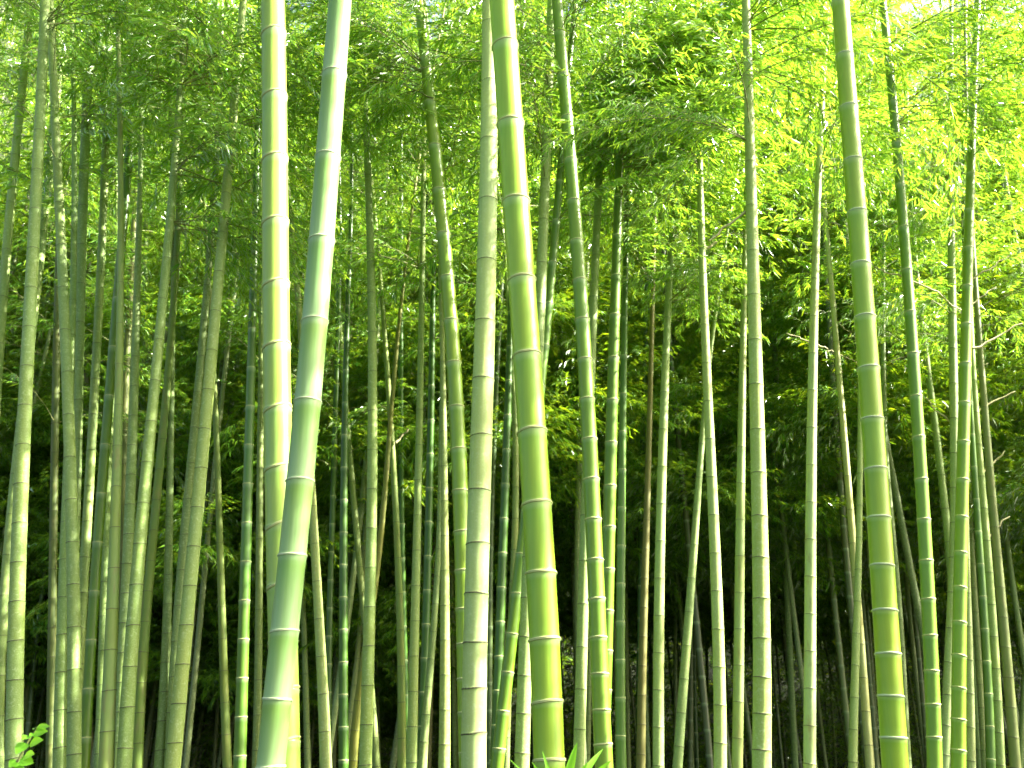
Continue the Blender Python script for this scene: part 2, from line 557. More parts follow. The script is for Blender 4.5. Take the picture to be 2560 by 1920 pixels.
def build_culm(c, idx):
    pts = np.array([(p[0], p[1]) for p in c['pts']], float)
    wp = np.array([(p[1], p[2]) for p in c['pts'] if len(p) > 2], float)
    deg = min(c.get('deg', 3 if pts[-1][0] < 640 else 4), max(1, len(pts) // 2))
    yn = (pts[:, 1] - 960) / 960
    co = np.polyfit(yn, pts[:, 0], deg)
    wdeg = 2 if len(wp) > 6 else (1 if len(wp) > 1 else 0)
    cw = np.polyfit((wp[:, 0] - 960) / 960, wp[:, 1], wdeg)
    fx = lambda y: np.polyval(co, (y - 960) / 960)
    fw = lambda y: max(4.0, np.polyval(cw, (y - 960) / 960))
    ylo, yhi = pts[:, 1].max(), pts[:, 1].min()
    wref = fw(ylo)
    Dm = (0.085 + 0.0006 * wref) * c.get('k', 1.0)
    d = ray(fx(ylo), ylo)
    Y = Dm * FPX / wref * d[1]
    lean = random.Random(idx).uniform(-.025, .025)
    # in-view path, bottom to top
    ys = np.arange(ylo, yhi - 1, -20.0)
    P = []; Rr = []
    for y in ys:
        p, t = at(fx(y), y, Y, lean)
        P.append(p); Rr.append(fw(y) * t / FPX / 2)
    P = np.array(P); Rr = np.array(Rr)
    # slope at both ends
    kk = max(1, min(6, len(P) - 1))
    sb = (P[kk] - P[0]) / (P[kk][2] - P[0][2])
    st = (P[-1] - P[-1 - kk]) / (P[-1][2] - P[-1 - kk][2])
    gz = float(ground_z(P[0][0], P[0][1])) - 0.05
    nb = max(2, int((P[0][2] - gz) / .15))
    zb = np.linspace(gz, P[0][2], nb + 1)[:-1]
    bot = P[0] + sb * (zb - P[0][2])[:, None]
    rb = Rr[0] * (1 + .10 * (P[0][2] - zb) / max(.6, P[0][2]))
    ztop = max(P[-1][2] + 1.2, c.get('h', 12.5 + 2.5 * random.Random(idx * 7).random()))
    ntp = max(3, int((ztop - P[-1][2]) / .3))
    zt = np.linspace(P[-1][2], ztop, ntp + 1)[1:]
    f = (zt - P[-1][2]) / (ztop - P[-1][2])
    bend = np.sign(st[0] + 1e-3) * .10
    top = P[-1] + st * (zt - P[-1][2])[:, None]
    top[:, 0] += bend * (ztop - P[-1][2]) * f ** 2 * .6
    rt = Rr[-1] * (1 - f) + .008 * f
    P = np.concatenate([bot, P, top]); Rr = np.concatenate([rb, Rr, rt])
    S = np.concatenate([[0], np.cumsum(np.linalg.norm(np.diff(P, axis=0), axis=1))])
    # nodes
    if 'nodes' in c: ny = sorted(c['nodes'], reverse=True)
    else:
        sp, ph = c['sp'], c['ph']
        ny = [ph + k * sp for k in range(-40, 40)]
        ny = sorted([y for y in ny if yhi - 1 <= y <= ylo + 1], reverse=True)
    zn = [at(fx(y), y, Y, lean)[0][2] for y in ny]
    if len(zn) < 2: zn = [P[nb][2] + .2, P[nb][2] + .5]
    z = zn[0]; dz = zn[1] - zn[0]
    while z - dz > gz + .05:
        z -= dz; dz = max(.07, dz * .93); zn.insert(0, z)
    z = zn[-1]; dz = min(.5, zn[-1] - zn[-2])
    while z + dz < ztop - .1:
        z += dz; zn.append(z)
    zs = np.array([gz] + zn + [ztop])
    ns = np.interp(zs, P[:, 2], S)
    seg = 40 if wref > 45 else (24 if wref > 24 else 14)
    org = Vector((float(P[0][0]), float(P[0][1]), gz))
    root = empty('bamboo', org, c['label'], 'bamboo', c.get('group'))
    Pl = P - np.array(org)
    me = culm_mesh(Pl, Rr, ns, S, seg, idx)
    me.materials.append(MAT[c['mat']])
    o = link('culm', me, root)
    cc = c['col']
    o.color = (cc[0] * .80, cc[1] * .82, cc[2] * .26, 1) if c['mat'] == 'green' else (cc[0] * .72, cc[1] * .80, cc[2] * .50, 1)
    # nodes as parts
    tilt = c.get('tilt', 0.0)
    r = random.Random(idx + 50)
    rings = RINGS[c['ring']]
    zvis = at(fx(yhi), yhi, Y, lean)[0][2] + 1.0
    for s, zz in zip(ns[1:-1], zs[1:-1]):
        if zz > zvis or zz < EYE - .7: continue
        p = np.array([np.interp(s, S, Pl[:, k]) for k in range(3)])
        q = np.array([np.interp(min(s + .1, S[-1]), S, Pl[:, k]) for k in range(3)])
        T = Vector(q - p).normalized()
        rad = float(np.interp(s, S, Rr))
        T = (T + Vector((-(tilt + r.gauss(0, .03)), 0, 0))).normalized()
        ro = T.to_track_quat('Z', 'Y').to_matrix().to_4x4()
        nd = link('node', rings[r.randrange(2)], root)
        nd.matrix_local = Matrix.Translation(Vector(p)) @ ro @ Matrix.Rotation(r.uniform(0, 6.28), 4, 'Z') @ Matrix.Scale(rad * 1.03, 4)
    info = dict(root=root, P=P, R=Rr, S=S, ns=ns, Y=Y, c=c, idx=idx, org=org, w=wref)
    CULMS.append(info)
    return info


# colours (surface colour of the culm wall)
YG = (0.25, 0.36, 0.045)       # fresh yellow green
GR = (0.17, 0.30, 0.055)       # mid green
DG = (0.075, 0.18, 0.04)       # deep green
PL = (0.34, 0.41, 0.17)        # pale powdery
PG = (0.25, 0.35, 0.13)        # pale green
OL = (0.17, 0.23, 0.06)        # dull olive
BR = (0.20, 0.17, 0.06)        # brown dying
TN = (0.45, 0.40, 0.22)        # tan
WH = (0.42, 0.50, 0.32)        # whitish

def C(label, mat, col, ring, sp, ph, pts, **kw):
    d = dict(label=label, mat=mat, col=col, ring=ring, sp=sp, ph=ph, pts=pts)
    d.update(kw)
    return d

DATA = [
 # ---- the thick culms in front
 C('thick light green bamboo culm with slanted cream nodes and a glaring sunlit edge', 'green', (0.28,0.44,0.26), 'cream', 0, 0,
   [(682,0,58),(686,247,62),(688,401),(688,555,65),(688,715,68),(690,871,68),(694,1026,69),(698,1176,70),(701,1318,70),(703,1460,72),(706,1608,74),(711,1750,74),(713,1859,74),(714,1920,74)],
   nodes=[-70,87,245,401,559,715,869,1026,1174,1318,1465,1604,1729,1857], tilt=.30, k=1.07),
 C('thick blue-green bamboo culm with a chalky bloom, leaning right across the light green one', 'bloom', (0.20,0.37,0.12), 'white', 0, 0,
   [(850,0,58),(836,187,59),(820,394,61),(803,602,64),(787,804,65),(768,1005,67),(752,1203,68),(731,1390,69),(711,1579,70),(693,1749,70),(677,1918,73)],
   nodes=[-20,187,394,602,804,1005,1203,1390,1579,1749,1918], tilt=.03, k=.94),
 C('thickest yellow-green bamboo culm with cream nodes near the middle, leaf blades at its foot', 'green', (0.24,0.41,0.07), 'cream', 0, 0,
   [(1255,0,61),(1262,116,65),(1276,311,65),(1290,505,66),(1299,636,66),(1305,700,70),(1317,890,70),(1330,1080,72),(1341,1261,75),(1353,1434,76),(1361,1600,76),(1368,1756,76),(1373,1901,79)],
   nodes=[-78,116,311,505,702,890,1080,1261,1434,1600,1756,1901], tilt=.04),
 C('thick bright yellow-green bamboo culm with white nodes, the stoutest of the right side', 'green', (0.26,0.42,0.06), 'white', 0, 0,
   [(2101,8,41),(2112,141,43),(2121,270,45),(2132,403,46),(2143,532,49),(2153,663,50),(2162,794,52),(2172,922,53),(2180,1049,55),(2189,1174,56),(2198,1295,57),(2205,1415,57),(2212,1527,60),(2220,1635,62),(2227,1741,64),(2234,1845,65),(2238,1918,67)],
   nodes=[8,141,270,403,532,663,794,922,1049,1174,1295,1415,1527,1635,1741,1845], tilt=.02),
 C('thick pale powdery bamboo culm with dark hairline nodes, just left of the thickest culm', 'pale', (0.39,0.48,0.28), 'dark', 0, 0,
   [(1225,0,36),(1222,60,38),(1222,208,40),(1224,353,43),(1221,503,47),(1215,655,52),(1212,806,53),(1209,950,51),(1204,1092,54),(1197,1228,57),(1195,1361,57),(1191,1486,59),(1188,1608,63),(1186,1722,63),(1185,1834,63),(1184,1920,64)],
   nodes=[60,208,353,503,655,806,950,1092,1228,1361,1486,1608,1722,1834], k=1.17),
 C('medium fresh green bamboo culm with cream nodes, disappearing behind the thick powdery culm', 'green', (0.20,0.33,0.05), 'cream', 0, 0,
   [(1045,0,24),(1052,39,25),(1066,149),(1076,257,29),(1087,366),(1097,476),(1107,586,34),(1116,694,35),(1126,802),(1136,908,37),(1143,1018),(1148,1124),(1151,1228,39),(1153,1330,40),(1155,1427),(1158,1523),(1161,1610),(1162,1697),(1165,1782),(1166,1882)],
   nodes=[39,149,257,366,476,586,694,802,908,1018,1124,1228,1330,1427,1523,1610,1697,1782,1882]),
 C('medium deep green bamboo culm with cream nodes, next on the right of the thickest culm', 'green', (0.15,0.28,0.05), 'cream', 0, 0,
   [(1393,0,24),(1400,83,29),(1407,189,31),(1418,295,32),(1427,401,32),(1434,504,33),(1442,604,35),(1448,702,36),(1456,800,36),(1463,900,38),(1468,999,39),(1473,1099,39),(1477,1199,39),(1483,1299,41),(1486,1400,41),(1491,1498,41),(1496,1594,42),(1501,1685,44),(1503,1775,45),(1507,1861,47),(1510,1920,48)],
   nodes=[-20,83,189,295,401,504,604,702,800,900,999,1099,1199,1299,1400,1498,1594,1685,1775,1861], tilt=.03),
 C('stout pale green bamboo culm with dark nodes and a sunlit foot, right of centre', 'pale', (0.30,0.39,0.12), 'dark', 0, 0,
   [(1864,0,20),(1868,89),(1870,193,22),(1874,299),(1876,407,27),(1879,517,29),(1880,630,31),(1886,740,32),(1887,853,32),(1891,964,33),(1893,1076),(1896,1184,36),(1900,1292,40),(1901,1396,42),(1903,1498,43),(1904,1597,44),(1905,1695,45),(1905,1785,46),(1905,1876,47)],
   nodes=[-15,89,193,299,407,517,630,740,853,964,1076,1184,1292,1396,1498,1597,1695,1785,1876]),
 C('green bamboo culm with a blazing white edge, next right of the stoutest right-hand culm', 'green', (0.15,0.29,0.06), 'cream', 0, 0,
   [(2205,0,18),(2214,77,19),(2223,154),(2231,255,21),(2241,359,22),(2252,463,23),(2259,569,25),(2267,675,27),(2273,781,29),(2283,885,29),(2288,991,30),(2298,1093,31),(2305,1199,32),(2310,1299,32),(2315,1402,32),(2319,1498,33),(2324,1589,35),(2328,1677,37),(2333,1761,37),(2335,1843,37),(2337,1913,38)],
   nodes=[50,154,255,359,463,569,675,781,885,991,1093,1199,1299,1402,1498,1589,1677,1761,1843], tilt=.08),
 C('bright green bamboo culm with cream nodes leaning left downwards, dry twigs on its right', 'green', (0.18,0.31,0.05), 'cream', 0, 0,
   [(2444,0,16),(2442,46),(2437,143,17),(2435,239,18),(2429,336,19),(2426,436,21),(2422,527,23),(2421,621,26),(2420,717,27),(2417,812),(2414,910),(2411,1008,28),(2408,1105),(2406,1200,29),(2403,1293,31),(2402,1382),(2401,1469,32),(2399,1556),(2398,1639,34),(2397,1720),(2396,1799,35),(2396,1876,37)],
   nodes=[46,143,239,336,436,527,621,717,812,910,1008,1105,1200,1293,1382,1469,1556,1639,1720,1799,1876]),
 # ---- left block
 C('grey-green bamboo culm running out of the left edge at half height', 'pale', PG, 'dark', 118, 154,
   [(80,0,18),(62,154,20),(42,347),(34,463),(19,579,22),(12,678),(3,815,23),(-8,960,24)]),
 C('wide pale green bamboo culm nearest the left edge, leafy sprig before its foot', 'pale', (0.23,0.33,0.10), 'dark', 98, 820,
   [(118,0,22),(106,96,23),(99,220),(93,415),(84,617,27),(81,719),(75,820),(62,1022),(58,1122),(50,1219,37),(46,1320),(43,1519),(38,1710,40),(36,1900,42)]),
 C('slim green bamboo culm crossing behind the wide one nearest the left edge', 'pale', PG, 'dark', 101, 378,
   [(160,0,19),(154,40,20),(145,120),(143,185),(135,270),(126,378,21),(116,474),(108,579),(102,686),(90,780),(62,1000),(38,1150),(22,1318,23),(13,1415),(5,1666),(-3,1900,24)]),
 C('pale bamboo culm leaning left as it rises, second wide one from the left edge', 'pale', (0.24,0.34,0.12), 'dark', 106, 721,
   [(126,0,18),(130,190,19),(147,400),(148,513),(152,617,24),(159,721,24),(164,829),(168,937),(170,1041),(174,1147),(177,1251,29),(181,1357,30),(183,1465),(187,1571,34),(187,1680),(186,1780),(184,1886,34)]),
 C('dark brownish bamboo culm with a bright fleck near its foot, behind the left pair', 'stained', (0.12,0.16,0.05), 'dark', 73, 1351,
   [(146,700,16),(140,900,18),(137,1080),(135,1351,20),(131,1500),(127,1710),(126,1900,21)]),
 C('green bamboo culm emerging behind the second wide one at lower left', 'pale', (0.18,0.29,0.08), 'dark', 94, 1588,
   [(178,900,18),(166,1300,22),(160,1434,25),(156,1492),(155,1588,28),(154,1681,30),(153,1772,32),(150,1858,33),(148,1915,33)], k=1.12),
 C('grey-green bamboo culm forking dark twigs near the top left', 'pale', (0.20,0.30,0.13), 'dark', 97, 711,
   [(232,0,22),(226,77,23),(224,139),(218,231),(211,424),(208,520),(202,617,22),(202,711),(199,806),(199,902),(195,1000),(194,1099,24),(189,1250),(184,1400,25)]),
 C('pale slim bamboo culm bending left between the grey-green and the cream-ringed culm', 'pale', PG, 'dark', 89, 860,
   [(272,97,17),(268,300),(256,500),(249,682,20),(249,767),(245,860),(240,950),(234,1041),(228,1130),(222,1219,23),(216,1307),(211,1396),(208,1484),(200,1600),(193,1750,25)]),
 C('very thin grey bamboo stem with a white glint, left of the slim pale culm', 'stained', (0.20,0.20,0.17), 'dark', 58, 844,
   [(222,640,11),(217,800,12),(216,900),(216,1000),(217,1100,12),(219,1300),(222,1500,13)]),
 C('dark olive bamboo culm leaning right with pale cream nodes, upper left', 'green', (0.11,0.22,0.03), 'cream', 122, 991,
   [(355,0,19),(349,77),(343,154),(332,270),(321,397),(312,500),(305,636,20),(295,748,22),(282,870),(273,991),(262,1115),(255,1240,25),(241,1361,26),(236,1486),(227,1608),(220,1726),(214,1843),(211,1913,27)]),
 C('long tan-green bamboo culm, thin above and swelling at its foot, beside the dark olive one', 'stained', (0.24,0.33,0.13), 'dark', 102, 1014,
   [(293,40,11),(297,116),(300,231),(300,370),(301,424),(300,579,15),(303,806,17),(300,910,19),(296,1014),(293,1118),(289,1222,25),(287,1324,27),(285,1425),(282,1523),(278,1623,32),(273,1724),(268,1820,36),(267,1900,38)]),
 C('dull brown bamboo culm behind the tan-green culm at mid height', 'stained', (0.14,0.17,0.06), 'dark', 83, 829,
   [(350,330,14),(338,560),(324,744,16),(319,829),(316,910),(314,1050,17),(308,1300,18)]),
 C('slender green bamboo culm half hidden below the dark olive culm', 'pale', (0.20,0.31,0.10), 'dark', 86, 1369,
   [(282,950,14),(275,1100,15),(266,1284,18),(264,1369),(258,1542,19),(252,1750),(246,1900,20)]),
 C('olive bamboo culm widening downwards behind the left slanting pair', 'pale', (0.19,0.28,0.09), 'dark', 74, 1115,
   [(351,450,13),(345,640,14),(339,829,18),(338,900),(335,968,22),(334,1041),(331,1115),(328,1188,25),(325,1263),(322,1340,27),(318,1415),(315,1490),(308,1640,28),(300,1800,29)]),
 C('very slim green bamboo culm squeezed between two olive culms on the left', 'pale', (0.18,0.28,0.09), 'dark', 69, 904,
   [(364,600,11),(361,771,12),(362,833),(359,904),(357,972),(354,1041),(352,1109),(347,1250,13),(342,1500,14)]),
 C('slanting mid-green bamboo culm with brown specks, foot left of the twin culms', 'pale', (0.20,0.30,0.08), 'dark', 102, 1157,
   [(452,150,15),(446,293,16),(444,370),(434,463),(420,600,19),(417,655),(405,756),(395,854,23),(386,954),(378,1057,28),(368,1157),(359,1261),(351,1363,32),(343,1461),(332,1562,35),(328,1656),(318,1749),(314,1843,37),(311,1915,37)]),
 C('slanting olive bamboo culm with rusty streaks, right of the specked one', 'stained', (0.17,0.26,0.07), 'dark', 76, 1099,
   [(445,560,14),(434,750,16),(424,887,18),(419,956),(413,1028),(407,1099),(400,1174,21),(390,1248),(382,1320,23),(376,1398),(368,1475),(365,1550),(361,1627),(354,1702),(352,1776),(345,1847),(342,1900,27)]),
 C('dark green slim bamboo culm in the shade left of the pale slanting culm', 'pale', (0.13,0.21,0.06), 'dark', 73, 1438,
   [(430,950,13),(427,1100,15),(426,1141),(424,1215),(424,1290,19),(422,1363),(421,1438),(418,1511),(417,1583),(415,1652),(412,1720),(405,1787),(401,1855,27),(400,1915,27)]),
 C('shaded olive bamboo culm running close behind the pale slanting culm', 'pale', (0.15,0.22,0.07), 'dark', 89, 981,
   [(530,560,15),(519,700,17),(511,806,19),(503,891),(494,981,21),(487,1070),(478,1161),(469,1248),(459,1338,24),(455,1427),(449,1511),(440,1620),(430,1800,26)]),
 C('thin grey stem with white glints left of the shaded olive culm', 'stained', (0.28,0.27,0.22), 'dark', 70, 968,
   [(490,700,8),(484,833,9),(478,968),(472,1100,10),(463,1240),(456,1380,11),(450,1600,12)]),
 C('pale slanting bamboo culm rising rightwards to the top, the longest of the left block', 'pale', (0.27,0.36,0.13), 'dark', 98, 976,
   [(608,0,18),(600,93),(592,191,20),(583,287),(577,386),(567,482,23),(557,579,24),(546,675,26),(538,775),(530,875,27),(521,976),(513,1076),(502,1176,30),(494,1280,33),(482,1378),(473,1479),(465,1573),(457,1666),(448,1756,36),(438,1843),(432,1915,38)]),
 C('small olive bamboo culm with a white glint, right of the pale slanting culm', 'stained', (0.20,0.27,0.08), 'dark', 80, 1517,
   [(533,900,11),(538,1018,13),(542,1110,14),(545,1184),(547,1265,17),(549,1351,18),(552,1436),(554,1517),(557,1600),(559,1677),(563,1758),(565,1836),(568,1913,23)]),
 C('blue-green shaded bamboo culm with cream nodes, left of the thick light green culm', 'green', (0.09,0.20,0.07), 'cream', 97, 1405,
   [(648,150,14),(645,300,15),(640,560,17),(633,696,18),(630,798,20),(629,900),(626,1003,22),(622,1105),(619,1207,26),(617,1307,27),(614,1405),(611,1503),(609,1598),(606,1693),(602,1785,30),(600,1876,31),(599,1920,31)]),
 C('narrow olive bamboo culm pressed against the left side of the thick light green culm', 'pale', (0.16,0.22,0.05), 'dark', 88, 1436,
   [(655,700,13),(652,1000,15),(650,1200,17),(648,1350,19),(648,1436),(647,1612),(645,1700),(644,1785),(641,1870,21),(640,1920,21)]),
 # ---- between blue-green culm and the powdery culm
 C('pale bamboo culm with a bright streak emerging right of the blue-green culm', 'pale', (0.31,0.37,0.15), 'dark', 94, 1454,
   [(758,900,17),(772,1130,18),(780,1230,19),(785,1280,20),(787,1357),(790,1454,23),(797,1546),(802,1643),(808,1731,27),(812,1824),(814,1913,31)]),
 C('thin pale green bamboo culm low beside the blue-green culm', 'pale', (0.20,0.27,0.11), 'dark', 62, 1623,
   [(748,1250,11),(757,1496,12),(760,1565),(762,1623),(763,1685),(765,1747),(767,1809),(769,1915,17)]),
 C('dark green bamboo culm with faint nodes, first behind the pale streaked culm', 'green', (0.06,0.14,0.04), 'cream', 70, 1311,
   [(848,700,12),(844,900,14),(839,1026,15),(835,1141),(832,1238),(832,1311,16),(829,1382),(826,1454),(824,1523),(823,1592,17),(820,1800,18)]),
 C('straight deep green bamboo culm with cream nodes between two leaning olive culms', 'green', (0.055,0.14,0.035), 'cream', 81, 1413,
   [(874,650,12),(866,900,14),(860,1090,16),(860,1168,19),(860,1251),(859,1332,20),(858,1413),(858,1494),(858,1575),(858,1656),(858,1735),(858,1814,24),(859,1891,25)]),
 C('olive bamboo culm leaning left upwards and crossing behind the tall straight one', 'pale', (0.18,0.24,0.06), 'dark', 71, 1134,
   [(848,800,12),(855,880,13),(862,991),(868,1064),(876,1134),(881,1205,16),(888,1290),(891,1342,17),(899,1411),(906,1484),(914,1580),(926,1700),(936,1828,18),(940,1901,18)]),
 C('tall straight pale green bamboo culm midway between the blue-green and powdery culms', 'pale', (0.24,0.34,0.09), 'dark', 98, 1126,
   [(908,150,14),(912,251,15),(918,386,16),(924,552,19),(927,640,21),(931,833,22),(932,931,23),(932,1026),(930,1126),(930,1224,25),(928,1326,27),(926,1423),(924,1519,29),(922,1612),(921,1704,31),(917,1793),(913,1880,33)]),
 C('yellowish olive bamboo culm slanting down left behind the tall straight one', 'stained', (0.22,0.23,0.05), 'dark', 74, 1234,
   [(985,950,11),(968,1165,13),(963,1234),(954,1307,15),(947,1380),(936,1470),(920,1600,19),(894,1750,21),(889,1824,23),(883,1897,24)]),
 C('thin whitish bamboo culm peeping out at the lower left of the tall straight one', 'pale', (0.32,0.36,0.20), 'dark', 67, 1646,
   [(912,1350,11),(907,1450,12),(900,1565,12),(894,1646),(885,1712),(877,1781,15),(871,1850),(866,1915,16)]),
 C('slim mottled bamboo culm with a brown streak, leaning left upwards', 'stained', (0.25,0.33,0.11), 'dark', 90, 1396,
   [(940,560,10),(947,655,11),(952,725),(963,844,12),(970,937),(976,1022,13),(979,1115,14),(984,1207),(989,1303,16),(996,1396,17),(1000,1486,19),(1001,1577),(1003,1670,20),(1003,1758),(1003,1843,21),(1005,1913,21)]),
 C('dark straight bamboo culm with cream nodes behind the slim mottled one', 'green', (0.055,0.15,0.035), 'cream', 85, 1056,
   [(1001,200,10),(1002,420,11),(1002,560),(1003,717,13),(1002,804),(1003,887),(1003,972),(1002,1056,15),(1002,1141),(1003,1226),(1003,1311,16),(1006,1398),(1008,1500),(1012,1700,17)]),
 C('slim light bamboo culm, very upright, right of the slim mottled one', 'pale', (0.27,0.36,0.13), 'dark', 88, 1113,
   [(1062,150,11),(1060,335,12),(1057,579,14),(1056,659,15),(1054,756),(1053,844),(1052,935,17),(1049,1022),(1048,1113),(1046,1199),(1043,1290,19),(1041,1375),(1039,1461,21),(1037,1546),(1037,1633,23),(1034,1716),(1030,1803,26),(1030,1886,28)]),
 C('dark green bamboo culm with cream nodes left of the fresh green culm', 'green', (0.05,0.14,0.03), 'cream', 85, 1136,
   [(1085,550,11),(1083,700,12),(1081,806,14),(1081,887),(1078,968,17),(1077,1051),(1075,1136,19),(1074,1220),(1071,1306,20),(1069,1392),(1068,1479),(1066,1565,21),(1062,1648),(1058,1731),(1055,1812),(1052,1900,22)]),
 C('thin brown bamboo culm in shade close left of the fresh green culm', 'stained', (0.14,0.13,0.06), 'dark', 66, 1112,
   [(1108,650,10),(1105,790,10),(1100,980,12),(1095,1112,13),(1090,1300,13)]),
 C('speckled light bamboo culm just left of the fresh green culm foot', 'pale', (0.28,0.34,0.12), 'dark', 87, 1340,
   [(1104,800,12),(1106,900,13),(1109,999,14),(1111,1084),(1109,1167,16),(1109,1253,19),(1111,1340,21),(1113,1425),(1114,1513,23),(1113,1600),(1111,1687,26),(1112,1772,28),(1111,1859,29),(1111,1920,30)]),
 C('grey-green bamboo culm slanting down left behind the speckled light one', 'pale', (0.22,0.30,0.13), 'dark', 69, 1648,
   [(1105,1000,12),(1100,1250,13),(1093,1436,14),(1089,1511,15),(1084,1579,17),(1076,1648),(1071,1718),(1066,1787),(1060,1855,22),(1056,1915,23)]),
 C('thinnest olive bamboo culm between the speckled and the fresh green culm', 'pale', (0.20,0.26,0.07), 'dark', 86, 1436,
   [(1116,850,8),(1120,1000,8),(1124,1180,9),(1128,1353,10),(1130,1436),(1130,1523,11),(1132,1612),(1134,1697),(1136,1783,13),(1138,1868,14),(1139,1920,14)]),
 # ---- behind and right of the thickest culm
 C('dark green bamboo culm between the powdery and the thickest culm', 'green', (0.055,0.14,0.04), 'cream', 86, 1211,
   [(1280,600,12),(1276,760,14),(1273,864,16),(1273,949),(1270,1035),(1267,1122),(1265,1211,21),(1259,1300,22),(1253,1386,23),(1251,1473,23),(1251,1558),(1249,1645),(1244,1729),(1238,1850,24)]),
 C('pale bamboo culm hugging the left side of the thickest culm', 'pale', (0.26,0.32,0.15), 'dark', 78, 1141,
   [(1278,850,13),(1283,950,14),(1288,1064,15),(1290,1226,17),(1289,1307,18),(1285,1392),(1280,1500),(1272,1700),(1264,1900,20)]),
 C('grey-green bamboo culm passing behind the thickest culm, its foot blazing white', 'pale', (0.24,0.33,0.13), 'dark', 0, 0,
   [(1378,0,20),(1374,147,22),(1371,251,23),(1368,351),(1363,453,25),(1359,552),(1353,663,27),(1350,763),(1345,900,28),(1332,1200,31),(1314,1594,35),(1312,1691,36),(1308,1785,37),(1306,1884,38)],
   nodes=[50,147,251,351,453,552,660,763,870,980,1085,1190,1295,1395,1496,1594,1691,1785,1884]),
 C('green bamboo culm slanting behind the thickest culm to a bright edged foot', 'green', (0.12,0.24,0.05), 'cream', 0, 0,
   [(1412,280,18),(1404,400,18),(1400,455,19),(1392,553,20),(1381,657,22),(1371,760,23),(1361,864,24),(1354,948),(1330,1170,26),(1303,1386,28),(1291,1484),(1281,1585),(1268,1681,31),(1258,1778),(1248,1872,33)],
   nodes=[355,455,553,657,760,864,966,1070,1172,1280,1386,1484,1585,1681,1778,1872], k=.95),
 C('light grey-green bamboo culm crossing behind the deep green culm right of centre', 'pale', (0.27,0.37,0.17), 'dark', 0, 0,
   [(1513,0,13),(1511,89,13),(1504,270,16),(1497,446,19),(1491,544,20),(1490,637,21),(1485,744,22),(1482,852,23),(1478,960),(1468,1120),(1460,1280,25),(1459,1403,26),(1459,1511,27),(1457,1619,28),(1454,1724,29),(1448,1824,31),(1446,1915,31)],
   nodes=[89,180,270,356,446,544,640,744,852,960,1070,1180,1290,1403,1511,1619,1724,1824]),
 C('small pale bamboo culm low down behind the deep green culm right of centre', 'pale', (0.24,0.29,0.15), 'dark', 85, 1716,
   [(1476,1300,11),(1474,1500,11),(1473,1619,12),(1473,1716,13),(1471,1797,14),(1469,1882,15),(1468,1920,15)]),
 C('very slim pale bamboo culm left of the white edged green culm', 'pale', (0.24,0.31,0.14), 'dark', 81, 902,
   [(1503,500,8),(1500,730,9),(1500,821),(1499,902,10),(1499,983),(1499,1064,12),(1500,1145),(1501,1226,12),(1502,1500,13)]),
 C('green bamboo culm with a continuous white glaring right edge, right of centre', 'green', (0.13,0.25,0.06), 'cream', 0, 0,
   [(1553,80,12),(1550,250,14),(1548,400,17),(1546,550,22),(1540,690,26),(1537,788,27),(1533,895,28),(1531,1001,29),(1528,1107,30),(1524,1215,31),(1522,1318,31),(1521,1423,31),(1519,1527,31),(1516,1627),(1512,1750),(1508,1880,32)],
   nodes=[90,190,290,390,490,590,690,788,895,1001,1107,1215,1318,1423,1527,1627,1725,1820], tilt=.05),
 C('blue-green bamboo culm with cream nodes right of the white edged one', 'green', (0.10,0.21,0.08), 'cream', 95, 1270,
   [(1570,350,11),(1566,550,13),(1562,713,15),(1562,804),(1560,895,17),(1558,986),(1557,1080),(1556,1173,19),(1553,1270),(1552,1364,21),(1552,1459),(1551,1556,23),(1551,1652,25),(1551,1747),(1552,1837),(1552,1915,28)]),
 C('thin pale bamboo stem showing low at the right of the blue-green culm', 'pale', (0.26,0.31,0.16), 'dark', 60, 1810,
   [(1564,1400,10),(1567,1700,11),(1569,1810),(1572,1920,12)]),
 C('faint dark green bamboo culm with cream nodes left of the brown one', 'green', (0.04,0.11,0.03), 'cream', 79, 1149,
   [(1617,700,11),(1614,840,12),(1612,914),(1610,993),(1607,1070),(1605,1149),(1603,1228,13),(1602,1340),(1600,1500,14)]),
 C('brown dying bamboo culm with olive patches, the only brown one right of centre', 'stained', (0.17,0.16,0.06), 'dark', 73, 1446,
   [(1636,560,10),(1633,700,10),(1629,815,12),(1627,950,14),(1622,1103,15),(1619,1238,16),(1616,1280,17),(1615,1373),(1613,1446,17),(1610,1519),(1607,1592),(1605,1662,20),(1606,1731),(1604,1805),(1602,1874,24)]),
 C('whitish green bamboo culm with dark nodes right of the brown one', 'pale', (0.30,0.39,0.20), 'dark', 93, 1168,
   [(1692,350,11),(1686,480,12),(1681,540,14),(1672,717,18),(1666,887,20),(1662,979),(1658,1074),(1654,1168,23),(1652,1263),(1651,1355,24),(1649,1450),(1648,1542,26),(1646,1631),(1646,1720),(1646,1808),(1646,1896,29)]),
 C('slanting grey-green bamboo culm rising right towards the bright pale culm', 'pale', (0.22,0.31,0.15), 'dark', 84, 1446,
   [(1790,780,9),(1768,960,11),(1758,1064,13),(1752,1141,15),(1745,1219,17),(1741,1280,18),(1737,1361),(1729,1446,20),(1716,1608,22),(1710,1695),(1703,1778),(1698,1859,25),(1694,1915,25)]),
 C('thin dark green bamboo stem under the slanting grey-green one', 'green', (0.05,0.12,0.03), 'cream', 64, 1704,
   [(1738,1400,9),(1735,1570,9),(1735,1640),(1736,1704),(1738,1770),(1740,1830),(1742,1891,11)]),
 C('brilliant pale bamboo culm glowing in the sun, leaning left upwards, right of centre', 'pale', (0.34,0.42,0.19), 'dark', 95, 1099,
